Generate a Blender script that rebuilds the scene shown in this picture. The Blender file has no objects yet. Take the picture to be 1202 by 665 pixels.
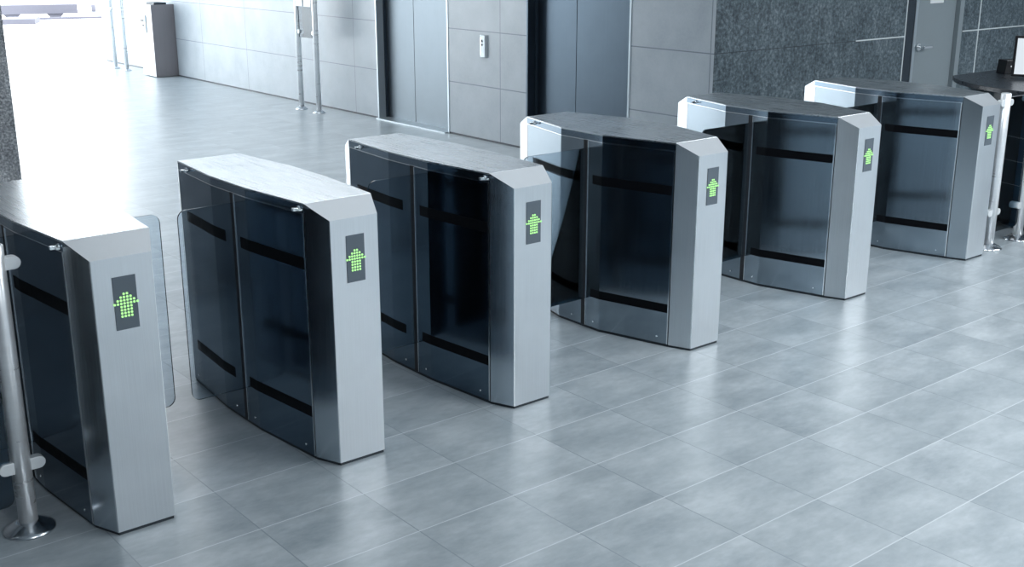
import bpy, bmesh, math, random
from mathutils import Vector, Matrix
random.seed(4)
S = bpy.context.scene
COL = S.collection

# ------------------------------------------------------------------ helpers
class MB:
    """collects shapes, then links them as one mesh object"""
    def __init__(s): s.v = []; s.f = []; s.m = []; s.sm = []
    def add(s, vs, fs, mi=0, smooth=False):
        o = len(s.v); s.v += [tuple(v) for v in vs]
        for f in fs:
            s.f.append(tuple(i+o for i in f)); s.m.append(mi); s.sm.append(smooth)
        return s
    def box(s, x0, x1, y0, y1, z0, z1, mi=0):
        return s.add([(x0,y0,z0),(x1,y0,z0),(x1,y1,z0),(x0,y1,z0),(x0,y0,z1),(x1,y0,z1),(x1,y1,z1),(x0,y1,z1)],
                     [(0,3,2,1),(4,5,6,7),(0,1,5,4),(1,2,6,5),(2,3,7,6),(3,0,4,7)], mi)
    def prism(s, pts, z0, z1, mi=0, side=None, smooth=False):     # outline in XY, counter-clockwise
        n = len(pts); o = [(x,y,z0) for x,y in pts]+[(x,y,z1) for x,y in pts]
        s.add(o, [tuple(range(n-1,-1,-1)), tuple(range(n,2*n))], mi)
        k = len(s.v)-2*n
        for i in range(n):
            j = (i+1) % n
            s.f.append((k+i,k+j,k+n+j,k+n+i)); s.m.append(mi if side is None else side); s.sm.append(smooth)
        return s
    def prism_y(s, pts, y0, y1, mi=0, side=None):    # outline in XZ extruded along Y
        n = len(pts); k = len(s.v)
        s.v += [(x,y0,z) for x,z in pts]+[(x,y1,z) for x,z in pts]
        s.f += [tuple(range(k,k+n)), tuple(range(k+2*n-1,k+n-1,-1))]; s.m += [mi,mi]; s.sm += [False,False]
        for i in range(n):
            j = (i+1) % n
            s.f.append((k+i,k+n+i,k+n+j,k+j)); s.m.append(mi if side is None else side); s.sm.append(False)
        return s
    def lathe(s, prof, cx=0, cy=0, seg=32, mi=0, axis='z'):         # prof: (r, h) pairs
        k = len(s.v); n = len(prof)
        for r, h in prof:
            for i in range(seg):
                a = 2*math.pi*i/seg; c, d = r*math.cos(a), r*math.sin(a)
                if axis == 'z': s.v.append((cx+c, cy+d, h))
                elif axis == 'y': s.v.append((cx+c, h, cy+d))
                else: s.v.append((h, cx+c, cy+d))
        for q in range(n-1):
            for i in range(seg):
                j = (i+1) % seg
                s.f.append((k+q*seg+i, k+q*seg+j, k+(q+1)*seg+j, k+(q+1)*seg+i)); s.m.append(mi); s.sm.append(True)
        s.f.append(tuple(k+i for i in range(seg-1,-1,-1))); s.m.append(mi); s.sm.append(False)
        s.f.append(tuple(k+(n-1)*seg+i for i in range(seg))); s.m.append(mi); s.sm.append(False)
        return s
    def build(s, name, mats, parent=None, bevel=0, loc=None, recalc=True):
        me = bpy.data.meshes.new(name); me.from_pydata(s.v, [], s.f)
        if not isinstance(mats, (list, tuple)): mats = [mats]
        for m in mats: me.materials.append(m)
        for p, mi, sm in zip(me.polygons, s.m, s.sm): p.material_index = mi; p.use_smooth = sm
        if recalc:
            bm = bmesh.new(); bm.from_mesh(me); bmesh.ops.recalc_face_normals(bm, faces=bm.faces); bm.to_mesh(me); bm.free()
        o = bpy.data.objects.new(name, me); COL.objects.link(o)
        if parent is not None: o.parent = parent
        if loc: o.location = loc
        if bevel:
            b = o.modifiers.new('bevel', 'BEVEL'); b.width = bevel; b.segments = 2; b.limit_method = 'ANGLE'; b.angle_limit = math.radians(40)
        return o

def tag(o, label=None, cat=None, group=None, kind=None):
    if label: o['label'] = label
    if cat: o['category'] = cat
    if group: o['group'] = group
    if kind: o['kind'] = kind
    return o
def empty(name, loc=(0,0,0), rz=0):
    o = bpy.data.objects.new(name, None); COL.objects.link(o); o.location = loc; o.rotation_euler = (0,0,rz)
    o.empty_display_size = .1
    return o
def copy_tree(o, parent=None):
    c = o.copy(); COL.objects.link(c)
    if parent is not None: c.parent = parent
    for ch in list(o.children): copy_tree(ch, c)
    return c
def struct(o): o['kind'] = 'structure'; return o

# ------------------------------------------------------------------ materials
class NT:
    def __init__(s, name):
        s.mat = bpy.data.materials.new(name); s.mat.use_nodes = True
        s.t = s.mat.node_tree; s.p = s.t.nodes['Principled BSDF']; s.out = s.t.nodes['Material Output']
    def n(s, kind, **kw):
        x = s.t.nodes.new(kind)
        for k, v in kw.items():
            if k in x.inputs: x.inputs[k].default_value = v
            else: setattr(x, k, v)
        return x
    def l(s, a, b): s.t.links.new(a, b)
    def math(s, op, a, b=None, c=None):
        x = s.t.nodes.new('ShaderNodeMath'); x.operation = op
        for i, q in enumerate((a, b, c)):
            if q is None: continue
            if isinstance(q, (int, float)): x.inputs[i].default_value = q
            else: s.l(q, x.inputs[i])
        return x.outputs[0]
    def pos(s):
        g = s.n('ShaderNodeNewGeometry'); x = s.n('ShaderNodeSeparateXYZ'); s.l(g.outputs['Position'], x.inputs[0])
        return g.outputs['Position'], x.outputs
    def line(s, coord, off, pitch, w):       # 1 on a joint, 0 elsewhere
        a = s.math('SUBTRACT', coord, off); a = s.math('DIVIDE', a, pitch); a = s.math('ADD', a, .5)
        a = s.math('FLOORED_MODULO', a, 1.0); a = s.math('SUBTRACT', a, .5); a = s.math('ABSOLUTE', a); a = s.math('MULTIPLY', a, pitch)
        return s.math('LESS_THAN', a, w/2)
    def mix(s, fac, a, b):
        x = s.t.nodes.new('ShaderNodeMix'); x.data_type = 'RGBA'
        for i, q in ((0, fac), (6, a), (7, b)):
            if isinstance(q, (int, float)): x.inputs[i].default_value = q
            elif isinstance(q, tuple): x.inputs[i].default_value = (*q, 1)
            else: s.l(q, x.inputs[i])
        return x.outputs[2]
    def noise(s, vec, scale, detail=3, rough=.5, sc3=None):
        x = s.n('ShaderNodeTexNoise'); x.inputs['Scale'].default_value = scale
        x.inputs['Detail'].default_value = detail; x.inputs['Roughness'].default_value = rough
        if sc3:
            m = s.n('ShaderNodeMapping'); m.inputs['Scale'].default_value = sc3; s.l(vec, m.inputs[0]); vec = m.outputs[0]
        s.l(vec, x.inputs['Vector']); return x.outputs[0]
    def ramp(s, v, stops):
        x = s.n('ShaderNodeValToRGB'); e = x.color_ramp.elements
        while len(e) < len(stops): e.new(.5)
        for q, (p, c) in zip(e, stops): q.position = p; q.color = (*c, 1) if isinstance(c, tuple) else (c, c, c, 1)
        s.l(v, x.inputs[0]); return x.outputs[0]
    def rng(s, v, a, b, c, d):
        x = s.n('ShaderNodeMapRange'); s.l(v, x.inputs[0])
        for i, q in enumerate((a, b, c, d)): x.inputs[1+i].default_value = q
        return x.outputs[0]
    def bump(s, h, strength=.2, dist=.002):
        b = s.n('ShaderNodeBump'); b.inputs['Strength'].default_value = strength; b.inputs['Distance'].default_value = dist
        s.l(h, b.inputs['Height']); s.l(b.outputs[0], s.p.inputs['Normal'])
    def set(s, **kw):
        for k, v in kw.items():
            k = k.replace('_', ' ')
            if isinstance(v, tuple) and len(v) == 3: v = (*v, 1)
            s.p.inputs[k].default_value = v
        return s

def plain(name, col, rough=.5, metal=0, **kw):
    t = NT(name); t.set(Base_Color=col, Roughness=rough, Metallic=metal, **kw)
    P, _ = t.pos(); nz = t.noise(P, 35, 3)
    t.l(t.rng(nz, .3, .7, max(rough-.04, .02), rough+.04), t.p.inputs['Roughness'])
    return t.mat

def steel(name, col, rough, sc3, smudge=.06, dark=.9, metal=1.0):
    t = NT(name); t.set(Metallic=metal)
    P, _ = t.pos()
    tc = t.n('ShaderNodeTexCoord')
    brush = t.noise(tc.outputs['Object'], 1, 4, .6, sc3)
    cloud = t.noise(P, 5, 4, .55)
    c = t.mix(t.rng(brush, .3, .7, 0, 1), tuple(q*dark for q in col), col)
    c = t.mix(t.math('MULTIPLY', t.rng(cloud, .35, .65, 0, 1), .5), c, tuple(min(q*1.06, 1) for q in col))
    t.l(c, t.p.inputs['Base Color'])
    r = t.math('ADD', t.rng(cloud, .3, .7, rough-smudge/2, rough+smudge/2), t.rng(brush, .3, .7, -.03, .03))
    t.l(r, t.p.inputs['Roughness'])
    t.bump(brush, .05, .0006)
    return t.mat

M = {}
M['front'] = steel('brushed steel face', (.66,.70,.73), .38, (300,300,3))
M['top'] = steel('brushed steel cover', (.64,.68,.71), .28, (300,3,300), .02)
M['side_dark_refl'] = steel('polished steel toned for dark reflections', (.13,.18,.23), .12, (300,300,3), .03)  # same panel steel, darkened for what the first three turnstiles reflect
M['side'] = steel('polished steel toned for paler reflections', (.31,.365,.41), .14, (300,300,3), .03)  # paler copy, for the turnstiles whose sides reflect more light
M['cheek'] = steel('polished steel cheek', (.50,.56,.61), .20, (300,300,3), .04)
M['rail'] = steel('dark cover skirt', (.22,.28,.34), .14, (3,3,300), .03)
M['chrome'] = plain('bright metal trim', (.86,.89,.91), .16, 1)
M['tube'] = steel('satin steel tube', (.82,.85,.87), .30, (3,3,40), metal=.55)
M['black'] = plain('black sensor glass', (.001,.0015,.003), .6, 0, Specular_IOR_Level=.12)
M['slot'] = plain('black rubber slot', (.004,.006,.010), .55)
M['plinth'] = plain('dark plinth', (.012,.02,.028), .5)
M['display'] = plain('slate display window', (.095,.12,.145), .5, 0, Specular_IOR_Level=.3)
M['call'] = plain('satin silver panel', (.36,.40,.43), .38, .6)
M['foot'] = steel('satin steel foot', (.66,.69,.72), .2, (40,40,3))
M['clamp'] = plain('pale grey clamp', (.66,.70,.72), .4, .3)
M['white_plastic'] = plain('white plastic and glare', (.75,.78,.80), .4)

t = NT('green arrow light'); t.set(Base_Color=(.1,.3,.08), Emission_Color=(.42,.86,.30), Emission_Strength=1.0, Roughness=.5); M['green'] = t.mat
t = NT('lit monitor screen'); t.set(Base_Color=(.1,.1,.1), Emission_Color=(.62,.68,.74), Emission_Strength=.9, Roughness=.3); M['screen'] = t.mat

def glass(name, tint, ior=1.45, rough=0.0):
    t = NT(name); t.t.nodes.remove(t.p)
    tr = t.n('ShaderNodeBsdfTransparent'); tr.inputs[0].default_value = (*tint, 1)
    gl = t.n('ShaderNodeBsdfGlossy'); gl.inputs['Roughness'].default_value = rough; gl.inputs['Color'].default_value = (.9,.96,1,1)
    fr = t.n('ShaderNodeFresnel'); fr.inputs[0].default_value = ior
    mx = t.n('ShaderNodeMixShader'); t.l(fr.outputs[0], mx.inputs[0]); t.l(tr.outputs[0], mx.inputs[1]); t.l(gl.outputs[0], mx.inputs[2])
    t.l(mx.outputs[0], t.out.inputs[0]); return t.mat
M['glass'] = glass('wing glass', (.80,.84,.87))
M['smoke'] = glass('smoked glass', (.34,.44,.52))
M['edge'] = plain('polished glass edge', (.01,.03,.05), .15)

# floor: rectangular stone tiles, joints on the .408 x .352 grid
t = NT('grey stone floor tiles'); P, X = t.pos()
lx = t.line(X[0], .349, .408, .0045); ly = t.line(X[1], 2.208-.352*20, .352, .0045)
# per tile tone
ix = t.math('FLOOR', t.math('DIVIDE', t.math('SUBTRACT', X[0], .349), .408)); iy = t.math('FLOOR', t.math('DIVIDE', t.math('SUBTRACT', X[1], 2.208-.352*20), .352))
cb = t.n('ShaderNodeCombineXYZ'); t.l(ix, cb.inputs[0]); t.l(iy, cb.inputs[1])
wn = t.n('ShaderNodeTexWhiteNoise'); t.l(cb.outputs[0], wn.inputs['Vector'])
off = t.n('ShaderNodeVectorMath'); off.operation = 'MULTIPLY_ADD'; t.l(cb.outputs[0], off.inputs[0]); off.inputs[1].default_value = (3.7,5.3,0); t.l(P, off.inputs[2])
cl = t.noise(off.outputs[0], 2.6, 5, .58, (1,1.9,1)); fn = t.noise(off.outputs[0], 20, 4, .6, (1,1.9,1))
v = t.math('ADD', t.math('MULTIPLY', cl, .75), t.math('MULTIPLY', fn, .25))
c = t.ramp(v, [(.34, (.225,.27,.30)), (.5, (.32,.368,.398)), (.66, (.43,.48,.51))])
c = t.mix(t.math('MULTIPLY', wn.outputs[0], .2), c, (.32,.37,.40))
c = t.mix(lx, c, (.22,.26,.29)); c = t.mix(ly, c, (.52,.57,.60))
t.l(c, t.p.inputs['Base Color'])
t.l(t.rng(v, .35, .65, .29, .35), t.p.inputs['Roughness'])
j = t.math('MAXIMUM', lx, ly)
h = t.math('MULTIPLY', j, -1.0); t.bump(h, .25, .0015)
t.set(Specular_IOR_Level=.85); M['floor'] = t.mat

# pale grey wall slabs (right side of the hall)
t = NT('pale grey wall slabs'); P, X = t.pos()
lz = t.line(X[2], .527, .521, .009); ly = t.line(X[1], 8.68-1.3*10, 1.3, .009)
nz = t.noise(P, 3, 5, .6); fz = t.noise(P, 60, 3, .6)
c = t.mix(t.rng(nz, .3, .7, 0, 1), (.26,.305,.34), (.345,.39,.425)); c = t.mix(t.math('MULTIPLY', t.rng(fz, .3, .7, 0, 1), .3), c, (.36,.40,.44))
j = t.math('MAXIMUM', lz, ly); c = t.mix(j, c, (.14,.17,.20)); t.l(c, t.p.inputs['Base Color'])
t.set(Roughness=.36, Specular_IOR_Level=.5)
t.bump(t.math('SUBTRACT', t.math('MULTIPLY', t.noise(P, 14, 4, .6), .6), j), .22, .004); M['wall'] = t.mat

def granite(name, lo, mid, hi, scale, joints=True):
    t = NT(name); P, X = t.pos()
    a = t.noise(P, scale, 6, .72); b = t.noise(P, 2.2, 4, .6, (1,1,.8)); k = t.noise(P, 9, 5, .65, (1.6,1,.7))
    v = t.math('ADD', t.math('MULTIPLY', a, .62), t.math('ADD', t.math('MULTIPLY', b, .15), t.math('MULTIPLY', k, .23)))
    c = t.ramp(v, [(.40, lo), (.50, mid), (.62, hi)])
    if joints:
        j = t.math('MAXIMUM', t.line(X[2], 1.05, 3, .006), t.line(X[0], 9.52-1.29*9, 1.29, .006)); c = t.mix(j, c, (.02,.03,.04))
    t.l(c, t.p.inputs['Base Color']); t.set(Roughness=.5); t.bump(a, .3, .003)
    return t.mat
M['granite'] = granite('dark granite', (.02,.033,.044), (.07,.10,.12), (.2,.25,.28), 34)
M['granite_column'] = granite('speckled granite', (.07,.078,.09), (.30,.325,.35), (.85,.88,.90), 85, False)
M['joint'] = plain('painted joint glint', (.62,.68,.70), .5)
M['lift'] = steel('lift door steel', (.085,.112,.14), .34, (300,300,.5), .02)  # darker copy of the door steel, for the dark surroundings it reflects
M['lift_pale_refl'] = steel('lift door steel toned for pale reflections', (.15,.178,.20), .42, (300,300,.5), .02)
M['door'] = plain('grey painted door', (.22,.265,.29), .38)
M['frame_dark'] = plain('dark door frame and gap shade', (.012,.022,.034), .4)
M['frame_pale'] = plain('satin frame metal', (.42,.48,.52), .32, .7)
M['ceiling'] = plain('white ceiling', (.62,.66,.70), .8)
M['darkwall'] = granite('charcoal stone wall', (.012,.018,.026), (.025,.036,.048), (.05,.065,.08), 30, False)
M['midwall'] = plain('grey plaster wall', (.40,.44,.48), .7)
M['desk'] = plain('dark lacquered desk', (.022,.042,.062), .18)
M['desk_top'] = plain('dark stone counter', (.022,.028,.036), .30)
M['bronze'] = steel('bronze tinted metal', (.30,.275,.285), .42, (60,60,2))
M['paving'] = plain('pale paving', (.78,.80,.82), .8)
M['concrete'] = plain('pale concrete', (.075,.075,.095), .8)
M['black_plastic'] = plain('black plastic', (.004,.005,.008), .4)

# ------------------------------------------------------------------ setting
WX = 6.96; GY = 6.044; CEIL = 3.3; FY = 18.8
floor = struct(MB().box(-7.2, 14.2, -7.2, 19.2, -.12, 0).build('floor', M['floor']))
struct(MB().box(-40, 60, 19.2, 80, -.14, -.02).build('ground', M['paving']))['label'] = 'pale paved ground outside the open end of the hall'
struct(MB().box(-7.2, 14.2, -7.2, 19.0, CEIL, CEIL+.2).build('ceiling', M['ceiling']))
# right wall: slabs with two lift openings (built as separate piers of one wall)
T = .45
w = MB()
E1 = (9.52, 10.80); E2 = (6.965, 8.27); DH = 2.15
w.box(WX, WX+T, GY+.0005, E2[0], 0, CEIL); w.box(WX, WX+T, E2[1], E1[0], 0, CEIL); w.box(WX, WX+T, E1[1], FY, 0, CEIL)
w.box(WX, WX+T, E2[0], E2[1], DH, CEIL); w.box(WX, WX+T, E1[0], E1[1], DH, CEIL)
struct(w.build('wall_right', M['wall']))
# back granite wall with a door opening
D = (9.53, 10.485)
w = MB(); w.box(WX+T+.001, D[0], GY, GY+.4, 0, CEIL); w.box(D[1], 14.0, GY, GY+.4, 0, CEIL); w.box(D[0], D[1], GY, GY+.4, 2.1, CEIL)
w.box(WX, WX+T+.001, GY-.012, GY, 0, CEIL)
w.box(WX+T+.001, D[0], GY-.012, GY, 0, CEIL); w.box(D[1], 14.0, GY-.012, GY, 0, CEIL)
struct(w.build('wall_back', M['granite']))
struct(MB().box(-7.2, -7.0, -7.2, 13.6, 0, CEIL).build('wall_left', M['darkwall']))
struct(MB().box(14.0, 14.2, -7.2, GY+.4, 0, CEIL).build('wall_far_right', M['midwall']))
struct(MB().box(-7.0, 14.0, -7.2, -7.0, 0, CEIL).build('wall_front', M['midwall']))
# pale strips painting the light that the granite joints catch
g = GY-.012
struct(MB().box(9.515, 9.527, g-.004, g+.002, 0, 2.1).build('joint_glint_1', M['joint']))
struct(MB().box(8.78, 9.515, g-.004, g+.002, 1.046, 1.056).build('joint_glint_2', M['joint']))
struct(MB().box(10.767, 10.781, g-.004, g+.002, 0, CEIL).build('joint_glint_3', M['joint']))
struct(MB().box(10.49, 13.9, g-.0045, g+.002, 1.046, 1.056).build('joint_glint_4', M['joint']))
# dark strips standing in for shade in the gap at the wall base
for nm, a, b in (('gap_shade_right', E1[1], FY), ('gap_shade_center', E2[1], E1[0]), ('gap_shade_corner', GY, E2[0])):
    struct(MB().box(WX-.004, WX+.01, a, b, 0, .018).build(nm, M['frame_dark']))

# lifts: recessed door leaves, jambs, sill
def lift(n, y0, y1, split, leafmat, far_jamb, recess=.11):
    dx = WX+recess
    d = struct(MB().box(dx, dx+.03, y0+.0, split-.004, .012, DH).box(dx, dx+.03, split+.004, y1, .012, DH)
               .box(dx+.012, dx+.03, split-.004, split+.004, .012, DH, 1).build('door_%d' % n, [leafmat, M['frame_dark']]))
    d['label'] = 'two leaf metal lift door recessed in the pale wall'
    MB().box(WX-.004, dx-.001, y1-.002, y1+.012, 0, DH).box(WX-.006, WX+.004, y1+.001, y1+.02, 0, DH, 1).build('frame', [far_jamb, far_jamb], d)
    MB().box(dx-.028, dx-.001, y1-.014, y1-.001, .012, DH).build('dark_strip', M['frame_dark'], d)  # dark strip along the far edge of the door
    MB().box(WX-.006, dx-.001, y0-.018, y0+.004, 0, DH).build('frame', M['frame_pale'], d)
    MB().box(WX-.05, dx+.02, y0, y1, .0005, .012).build('sill', M['frame_pale'], d)
    MB().box(WX+recess+.03, WX+T, y0+.01, y1-.01, 0, DH+.02).build('shaft_lining', M['frame_dark'], d)
lift(1, E1[0], E1[1], 10.262, M['lift_pale_refl'], M['frame_pale'])
lift(2, E2[0], E2[1], 7.735, M['lift'], M['lift'])

# granite wall door
d = struct(MB().box(9.76, 10.405, GY+.03, GY+.075, .01, 2.06).build('door_3', M['door']))
MB().box(9.531, 9.665, GY-.006, GY+.12, 0, 2.1).build('frame', M['frame_dark'], d)
MB().box(9.666, 9.70, GY-.012, GY+.12, 0, 2.07).box(9.70, 9.758, GY+.018, GY+.12, 0, 2.07).build('frame', M['frame_pale'], d)
MB().box(10.412, 10.484, GY-.012, GY+.12, 0, 2.07).build('frame', M['door'], d)
MB().box(9.666, 10.484, GY-.012, GY+.12, 2.066, 2.099).build('frame', M['door'], d)
MB().box(9.56, 10.48, GY+.13, GY+.38, 0, 2.09).build('lining', M['frame_dark'], d)
hh = MB().lathe([(.034, GY-.002), (.036, GY+.006), (.034, GY+.03)], 9.80, .94, 24, axis='y').lathe([(.012, GY-.045), (.012, GY)], 9.80, .94, 16, axis='y')
hh.box(9.79, 9.925, GY-.062, GY-.042, .928, .952); hh.build('lever_handle', M['chrome'], d, bevel=.004)
pp = MB().box(9.955, 10.175, GY+.026, GY+.0302, 1.325, 1.62).build('paper_notice', M['white_plastic'], d); pp['label'] = 'pale paper notice fixed on the door'

# ceiling edge at the open end, out of frame
struct(MB().box(WX, WX+T+.02, FY, FY+.02, 0, CEIL).build('trim_5', M['frame_pale']))

# granite column on the left
struct(MB().box(-7.0, 1.731, 6.00, 13.6, 0, CEIL).build('wall_center', M['granite_column']))

# lift call panel
cp = empty('lift_call_panel', (WX, 8.92, .91)); tag(cp, 'slim silver lift call panel with two round buttons on pale wall', 'call panel')
bd = MB().prism([(-.018,-.05),(.003,-.055),(.003,.055),(-.018,.05),(-.024,.03),(-.024,-.03)][::-1], -.105, .105).build('plate', M['call'], cp, bevel=.003)
for z in (.05, .015): MB().lathe([(.011, -.029), (.011, -.022)], .012, z, 20, axis='x').build('button', M['black_plastic'], cp)
MB().box(-.0255, -.023, .024, .03, -.08, .085).build('edge_strip', M['chrome'], cp)

# ------------------------------------------------------------------ turnstiles
A, B_, Cc, LEN, H1, H = .0995, .142, .107, 1.288, .949, 1.0
def outline(bul, inset=0, y0=Cc, y1=LEN-Cc):
    p = [(B_, Cc), (bul, .49), (bul, .79), (B_, LEN-Cc)]
    r = [(x-inset, y) for x, y in p]
    return r, [(-x, y) for x, y in r][::-1]
def xat(bul, y):
    if y < .49: return B_+(bul-B_)*(y-Cc)/(.49-Cc)
    if y > .79: return B_+(bul-B_)*(LEN-Cc-y)/(LEN-Cc-.79)
    return bul
def side_strip(mb, bul, y0, y1, z0, z1, out, thick, s, mi=0, side=None):
    """vertical skin following the bulged side on side s"""
    ys = [y0]+[y for y in (.49, .79) if y0 < y < y1]+[y1]
    o = [(s*(xat(bul, y)+out), y) for y in ys]; i = [(s*(xat(bul, y)+out-thick), y) for y in ys][::-1]
    mb.prism(o+i, z0, z1, mi, side)
def rounded(x0, x1, z0, z1, r, corners):
    pts = []
    for (cx, cz, a0, key) in ((x1-r, z0+r, -90, 'br'), (x1-r, z1-r, 0, 'tr'), (x0+r, z1-r, 90, 'tl'), (x0+r, z0+r, 180, 'bl')):
        if key in corners:
            for k in range(7):
                a = math.radians(a0+15*k); pts.append((cx+r*math.cos(a), cz+r*math.sin(a)))
        else:
            pts.append({'br': (x1, z0), 'tr': (x1, z1), 'tl': (x0, z1), 'bl': (x0, z0)}[key])
    return pts
SLOT = .606
def turnstile(bul, wl, wr, locks, side, cheek):
    root = empty('turnstile')
    r, l = outline(bul, .006)
    # inner carcass and plinth
    MB().prism([(B_-.012, Cc+.002), (bul-.012, .49), (bul-.012, .79), (B_-.012, LEN-Cc-.002)]+[(-B_+.012, LEN-Cc-.002), (-bul+.012, .79), (-bul+.012, .49), (-B_+.012, Cc+.002)], .012, .962).build('carcass', M['plinth'], root)
    MB().prism([(A-.004, .004), (B_-.005, Cc), (bul-.005, .49), (bul-.005, .79), (B_-.005, LEN-Cc), (A-.004, LEN-.004), (-A+.004, LEN-.004), (-B_+.005, LEN-Cc), (-bul+.005, .79), (-bul+.005, .49), (-B_+.005, Cc), (-A+.004, .004)], 0, .012).build('plinth', M['plinth'], root)
    # end posts: front face, two chamfer cheeks, sloped cap
    for k in (0, 1):
        f = (lambda y: y) if k == 0 else (lambda y: LEN-y)
        v = [(-A, f(0), .012), (A, f(0), .012), (B_, f(Cc), .012), (-B_, f(Cc), .012), (-A, f(0), H1), (A, f(0), H1), (B_, f(Cc), H), (-B_, f(Cc), H)]
        m = MB().add(v, [(0,1,5,4), (2,3,7,6), (4,5,6,7), (0,3,2,1)]).add(v, [(1,2,6,5), (3,0,4,7)], 1)
        ep = m.build('end_post', [M['front'], cheek], root, recalc=False)
        bm = bmesh.new(); bm.from_mesh(ep.data); bmesh.ops.remove_doubles(bm, verts=bm.verts, dist=1e-5); bmesh.ops.recalc_face_normals(bm, faces=bm.faces); bm.to_mesh(ep.data); bm.free()
        ct = MB()
        for s in (-1, 1):
            q = [(s*(A-.0014), f(-.0008)), (s*(A+.0006), f(.0002)), (s*(A+.0018), f(.0030)), (s*(A-.002), f(.003))]
            ct.prism(q, .013, H1)
        ct.build('corner_glint', M['chrome'], root)  # bright strips standing in for the highlight along the corner edges
    # cover plate and its skirt
    ring = [(B_, Cc+.0005), (bul, .49), (bul, .79), (B_, LEN-Cc-.0005)]
    MB().prism(ring+[(-x, y) for x, y in ring][::-1], .994, H+.001).build('top_cover', M['top'], root, bevel=.001)
    sk = MB()
    for s in (-1, 1): side_strip(sk, bul, Cc+.001, LEN-Cc-.001, .966, .9938, -.0002, .01, s)
    sk.build('cover_skirt', M['rail'], root)
    tl = MB()
    for s in (-1, 1): side_strip(tl, bul, Cc+.003, LEN-Cc-.003, .9615, .9655, .0004, .006, s)
    tl.build('skirt_trim', M['chrome'], root)
    for s in (-1, 1):
        for y0, y1 in ((Cc+.010, SLOT-.012), (SLOT+.012, LEN-Cc-.010)):
            m = MB(); side_strip(m, bul, y0, y1, .014, .960, 0, .010, s); m.build('side_panel', side, root)
            e = y0 if y0 < .3 else y1
            m = MB(); yy = sorted((e, e+(-.006 if y0 < .3 else .006))); side_strip(m, bul, yy[0], yy[1], .014, .962, .0012, .008, s); m.build('edge_trim', M['chrome'], root)
        # slot of the glass wing
        m = MB(); side_strip(m, bul, SLOT-.0150, SLOT+.0150, .013, .963, .0006, .008, s); m.build('wing_slot', M['slot'], root)
        m = MB(); side_strip(m, bul, SLOT-.0185, SLOT-.0150, .014, .960, .0025, .008, s); m.build('slot_trim', M['chrome'], root)
        # black sensor strips
        for y0, y1 in ((.118, .553), (.685, 1.105)):
            for z0, z1 in ((.752, .797), (.173, .216)):
                m = MB(); side_strip(m, bul, y0, y1, z0, z1, .0012, .003, s); m.build('sensor_strip', M['black'], root)
        for y in (.17, .53, .69, 1.12):
            MB().lathe([(.0045, s*(xat(bul, y)-.002)), (.0045, s*(xat(bul, y)+.0025))], y, .045, 10, axis='x').build('screw', M['chrome'], root)
        for y in (locks if s < 0 else ()):
            x = xat(bul, y)
            lk = MB().lathe([(.010, s*(x-.004)), (.011, s*(x+.005)), (.009, s*(x+.009))], y, .9795, 16, axis='x').build('lock', M['chrome'], root)
            kk = MB(); a, b = sorted((s*(x+.004), s*(x+.026))); kk.box(a, b, y-.002, y+.002, .974, .985)
            a, b = sorted((s*(x+.014), s*(x+.034))); kk.box(a, b, y-.014, y-.001, .975, .986); a, b = sorted((s*(x+.010), s*(x+.022))); kk.box(a, b, y-.036, y-.012, .978, .984)
            kk.build('key', M['chrome'], lk, bevel=.001)
    # glass wings
    for s, w in ((-1, wl), (1, wr)):
        a, b = sorted((s*(bul-.008), s*abs(w)))
        pts = rounded(a, b, .15, .922, .035, ('tl', 'bl') if s < 0 else ('tr', 'br'))
        MB().prism_y(pts, SLOT-.004, SLOT+.004, 0, 1).build('glass_wing', [M['glass'], M['edge']], root)
    # display with the dotted arrow, on the near face
    dp = MB().box(-.037, .039, -.0022, .0005, .709, .885).build('display', M['display'], root)
    rows = ['...##...', '..####..', '.######.', '########', '..####..', '..####..', '..####..', '..####..']
    m = MB()
    for i, row in enumerate(rows):
        for jx, ch in enumerate(row):
            if ch == '#': m.lathe([(.0038, -.0046), (.0040, -.0024)], .001+(jx-3.5)*.0107, .833-.0055-i*.0106, 8, axis='y')
    m.build('arrow', M['green'], dp)['label'] = 'green dotted arrow pointing up'
    return root
GR = 'steel turnstiles standing in a row across the hall'
pos = [(1.285,3.518),(2.138,3.511),(2.995,3.5225),(4.1075,3.539),(5.369,3.553),(6.636,3.572)]
labels = ['nearest steel turnstile at the left edge, beside a leaning-in silver post, its top shining white',
          'dark-reflecting steel turnstile second from the left, with two keys in its cover skirt',
          'dark-reflecting steel turnstile third from the left, directly behind the one with the glass wing over open floor',
          'steel turnstile fourth from the left, in front of the dark-reflecting lift door',
          'steel turnstile fifth from the left, second from the reception desk, before the granite wall',
          'farthest steel turnstile at the right, closest to the dark round desk and grey door']
labels[0] = 'nearest and largest steel turnstile, at the left edge beside a silver rail post'
labels[2] = 'dark-reflecting steel turnstile third from the left, two keys in its skirt and the darkest reflections'
ts = []
a = turnstile(.178, -.405, .380, (.13, 1.06), M['side_dark_refl'], M['cheek']); b = turnstile(.178, -.405, .405, (.13, 1.06), M['side_dark_refl'], M['cheek'])
c3 = copy_tree(b)
d4 = turnstile(.246, -.648, .57, (1.095,), M['side'], M['front']); e5 = copy_tree(d4); f6 = turnstile(.246, -.648, .57, (), M['side'], M['cheek'])  # fourth and fifth: brighter cheek steel stands for the floor they reflect
for o, (x, y), lb in zip((a, b, c3, d4, e5, f6), pos, labels):
    o.location = (x, y, 0); tag(o, lb, 'turnstile', GR)

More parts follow.
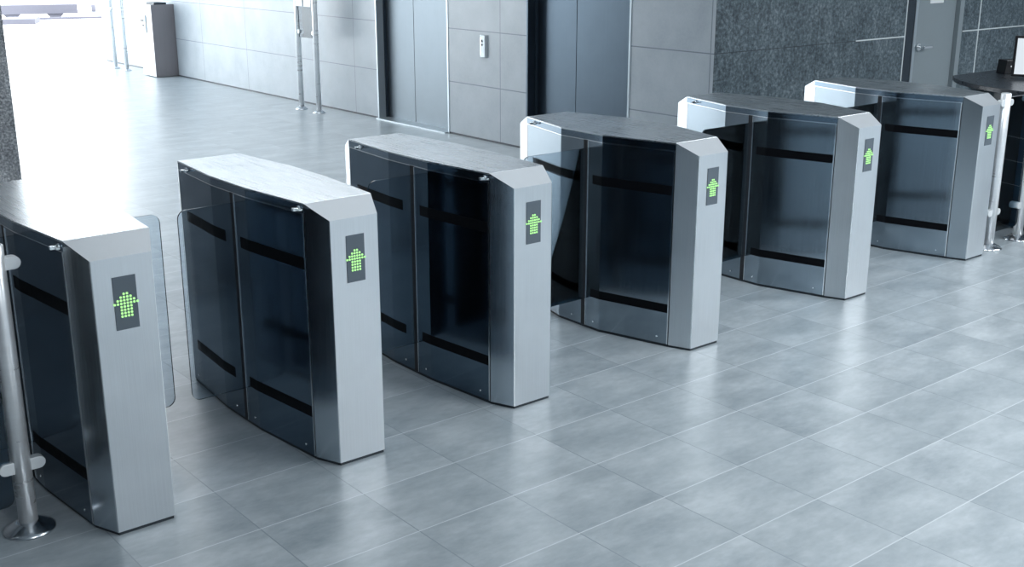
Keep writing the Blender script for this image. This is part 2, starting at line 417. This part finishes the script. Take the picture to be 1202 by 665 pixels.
# ------------------------------------------------------------------ railings with glass panes
def post_part(root, x, y, h, r=.031, base=.085):
    p = MB().lathe([(r, .02), (r, h-.004), (r-.004, h)], x, y, 32).build('post', M['tube'], root)
    MB().lathe([(base, 0), (base, .006), (base*.9, .012), (r+.012, .030), (r+.001, .034)], x, y, 40).build('foot', M['foot'], p)
    return p
def clamp_part(root, x, y, z, hw=.075, hh=.021):
    pts = []
    for k in range(9): a = math.radians(-90+22.5*k); pts.append((x+hw-hh+hh*math.cos(a), z+hh*math.sin(a)))
    for k in range(9): a = math.radians(90+22.5*k); pts.append((x-hw+hh+hh*math.cos(a), z+hh*math.sin(a)))
    MB().prism_y(pts, y-.016, y+.016).build('clamp', M['clamp'], root, bevel=.002)
def railing(x1, x2, y, h, label, glassmat, z0=.10, zc=(.235, .925), cw=.075, top=None):
    root = empty('glass_railing', ((x1+x2)/2, y, 0)); cx = (x1+x2)/2
    for x in (x1-cx, x2-cx):
        post_part(root, x, 0, h)
        for z in zc: clamp_part(root, x, 0, z, cw)
    a, b = sorted((x1-cx, x2-cx))
    MB().prism_y(rounded(a+.036, b-.036, z0, (top or h-.03), .03, ('tl','tr','bl','br')), -.005, .005, 0, 1).build('glass_pane', [glassmat, M['edge']], root)
    tag(root, label, 'railing'); return root
railing(.62, .972, 3.76, .99, 'silver post railing with smoked glass at the left edge beside the nearest turnstile', M['smoke'])
railing(6.935, 7.30, 3.648, .99, 'silver post railing with glass pane between the farthest turnstile and round desk', M['glass'], zc=(.235, .93))

# pale tall stands along the pale wall (posts along Y)
def wall_stand(y0, y1, x, label, full):
    cy = (y0+y1)/2; root = empty('posted_stand', (x, cy, 0))
    for y in (y0-cy, y1-cy):
        post_part(root, 0, y, 1.75, .030, .07)
        s = 1 if y < 0 else -1
        for z in (.885, 1.5):
            MB().lathe([(.022, -.02), (.026, 0), (.022, .02)], y+s*.038, z, 20, axis='x').build('clamp', M['clamp'], root)
    if full:
        MB().box(-.005, .005, y0-cy+.034, y1-cy-.034, .825, 1.165).build('glass_pane', M['smoke'], root)
        MB().box(-.03, .03, y0-cy+.034, y1-cy-.034, 1.17, 1.62).box(-.034, -.03, -.01, .012, 1.17, 1.62, 1).build('cabinet', [M['white_plastic'], M['display']], root)
    tag(root, label, 'stand'); return root
wall_stand(11.583, 11.976, 6.655, 'pair of silver floor posts holding a smoked pane before the pale wall', True)
wall_stand(17.19, 17.63, 6.65, 'pair of washed-out silver floor posts near the bright open end', False)

# bronze box by the wall
bx = empty('metal_bin_cabinet', (6.79, 16.05, 0)); tag(bx, 'bronze-grey upright metal cabinet against the pale wall in the distance', 'cabinet')
MB().box(-.165, .165, .004, .45, .01, 1.0).build('body', M['white_plastic'], bx, bevel=.004)  # metal body coloured white to stand for glare washing out its side
MB().box(-.168, .168, -.012, .004, .008, 1.004).build('front_panel', M['bronze'], bx, bevel=.002)
rd = MB().box(-.185, -.165, .19, .42, .61, .86).build('reader', M['frame_pale'], bx, bevel=.003)
MB().box(-.190, -.185, .24, .34, .76, .80).box(-.190, -.185, .24, .30, .70, .73).build('reader_slot', M['black_plastic'], rd)
MB().box(-.10, .08, .03, .30, 1.0, 1.03).build('lid', M['frame_dark'], bx, bevel=.004)

# ------------------------------------------------------------------ reception desk
dk = empty('reception_desk', (8.4, 3.7, 0)); tag(dk, 'dark rounded reception desk with a black stone top at right edge', 'desk')
def dshape(R, yb, x1):
    a0 = math.asin(yb/R); pts = []
    n = 40
    for k in range(n+1):
        a = math.pi-a0 + (math.pi*1.5-(math.pi-a0))*k/n; pts.append((R*math.cos(a), R*math.sin(a)))
    return pts+[(x1, -R), (x1, yb)]
MB().prism(dshape(1.012, .865, 1.2), .918, .95, smooth=False).build('counter_top', M['desk_top'], dk, bevel=.004)
MB().prism(dshape(.90, .80, 1.15), .06, .917).build('body', M['desk'], dk)
MB().prism(dshape(.84, .76, 1.12), 0, .06).build('toe_kick', M['frame_dark'], dk)
m = MB()
R = .903
for k in range(3): m.prism(dshape(R, .803, 1.15), .30+.16*k, .306+.16*k)
m.build('groove_trim', M['frame_pale'], dk)
mo = empty('monitor', (8.105, 3.965, .951), math.radians(-62)); tag(mo, 'black framed monitor with a bright screen on the dark desk', 'monitor')
MB().prism(rounded(-.11, .11, -.08, .08, .02, ('tl','tr','bl','br')), 0, .012).build('stand_base', M['black_plastic'], mo)
MB().box(-.03, .03, .01, .035, .012, .12).build('stand_neck', M['black_plastic'], mo)
MB().box(-.25, .25, -.015, .012, .02, .30).build('bezel', M['black_plastic'], mo, bevel=.003)
MB().box(-.232, .232, -.0165, -.0145, .036, .284).build('screen', M['screen'], mo)
cbx = empty('card_box', (8.30, 4.38, .951), math.radians(-25)); tag(cbx, 'small black box with a pale dot behind the monitor on dark desk', 'box')
MB().prism_y([(-.06,0),(.06,0),(.055,.10),(-.05,.10)], -.05, .05).build('body', M['black_plastic'], cbx, bevel=.003)
MB().lathe([(.006, -.053), (.006, -.049)], -.01, .055, 12, axis='y').build('dot', M['white_plastic'], cbx)

# ------------------------------------------------------------------ outside, far beyond the open end
def ang(o, P, Q): o.location = (*P, -.02); o.rotation_euler = (0,0,math.atan2(Q[1]-P[1], Q[0]-P[0]))
be = empty('bench'); tag(be, 'washed-out grey slab bench far outside in the glare', 'bench')
MB().box(0, 1.78, -.2, .2, .115, .335).build('seat', M['concrete'], be, bevel=.01)
for x in (.16, 1.15): MB().prism_y([(x,.0),(x+.2,0),(x+.30,.115),(x-.10,.115)], -.15, .15).build('leg', M['concrete'], be)
be.location = (8.75, 30.43, -.02); be.rotation_euler = (0,0,math.radians(-18))
st = MB().box(0, .70, 0, .9, 0, .12).build('step', M['concrete']); tag(st, 'low washed-out block in front of the distant bench outside', 'step'); st.location = (8.2, 28.44, -.02); st.rotation_euler = (0,0,math.radians(-25))
kb = MB().box(0, 1.45, -.10, .10, 0, .05).build('kerb', M['concrete']); tag(kb, 'thin washed-out kerb at the right foot of the distant bench outside', 'kerb'); kb.location = (9.42, 29.68, -.02); kb.rotation_euler = (0,0,math.radians(-17))
bo = MB().lathe([(.06, 0), (.06, .17), (.045, .20)], 0, 0, 20).build('bollard', M['concrete']); tag(bo, 'short washed-out bollard right of the distant bench outside', 'bollard'); bo.location = (11.56, 31.85, -.02)

# ------------------------------------------------------------------ camera
TH = .6859
cam = bpy.data.cameras.new('camera'); co = bpy.data.objects.new('camera', cam); COL.objects.link(co)
cam.sensor_width = 36; cam.lens = 36*1363.7/1202; co.location = (0, 0, 1.915)
co.rotation_euler = (math.pi/2-.2899, 0, -TH); S.camera = co

# ------------------------------------------------------------------ light
wd = bpy.data.worlds.new('sky'); S.world = wd; wd.use_nodes = True
bg = wd.node_tree.nodes['Background']; bg.inputs[0].default_value = (.92, .97, 1.0, 1); bg.inputs[1].default_value = 6.8
def area(name, loc, sx, sy, power, col=(.965,.985,1), rot=(0,0,0)):
    l = bpy.data.lights.new(name, 'AREA'); l.shape = 'RECTANGLE'; l.size = sx; l.size_y = sy; l.energy = power; l.color = col
    o = bpy.data.objects.new(name, l); COL.objects.link(o); o.location = loc; o.rotation_euler = rot; return o
for x, y, p in ((1, -3, 190), (6, -3, 190), (11, -.5, 200), (4.5, 1.0, 80), (9.0, .8, 130)):
    area('overhead_fill', (x, y, CEIL-.03), 1.6, 1.6, p)  # unseen fill lights, added to brighten front faces and near floor
area('slope_fill_strip', (6.4, 4.5, CEIL-.03), 9.4, 1.7, 32)  # unseen fill, added to brighten the sloped caps
area('far_hall_fill', (4.6, 9.3, CEIL-.03), 3.8, 4.5, 85)  # this and the next: unseen fills added to lift the far floor and wall
area('far_hall_fill', (3.6, 15.3, CEIL-.03), 4.5, 5, 70)
S.view_settings.view_transform = 'Standard'; S.view_settings.look = 'None'
S.view_settings.gamma = 1; S.view_settings.use_curve_mapping = False; S.view_settings.exposure = 0.3
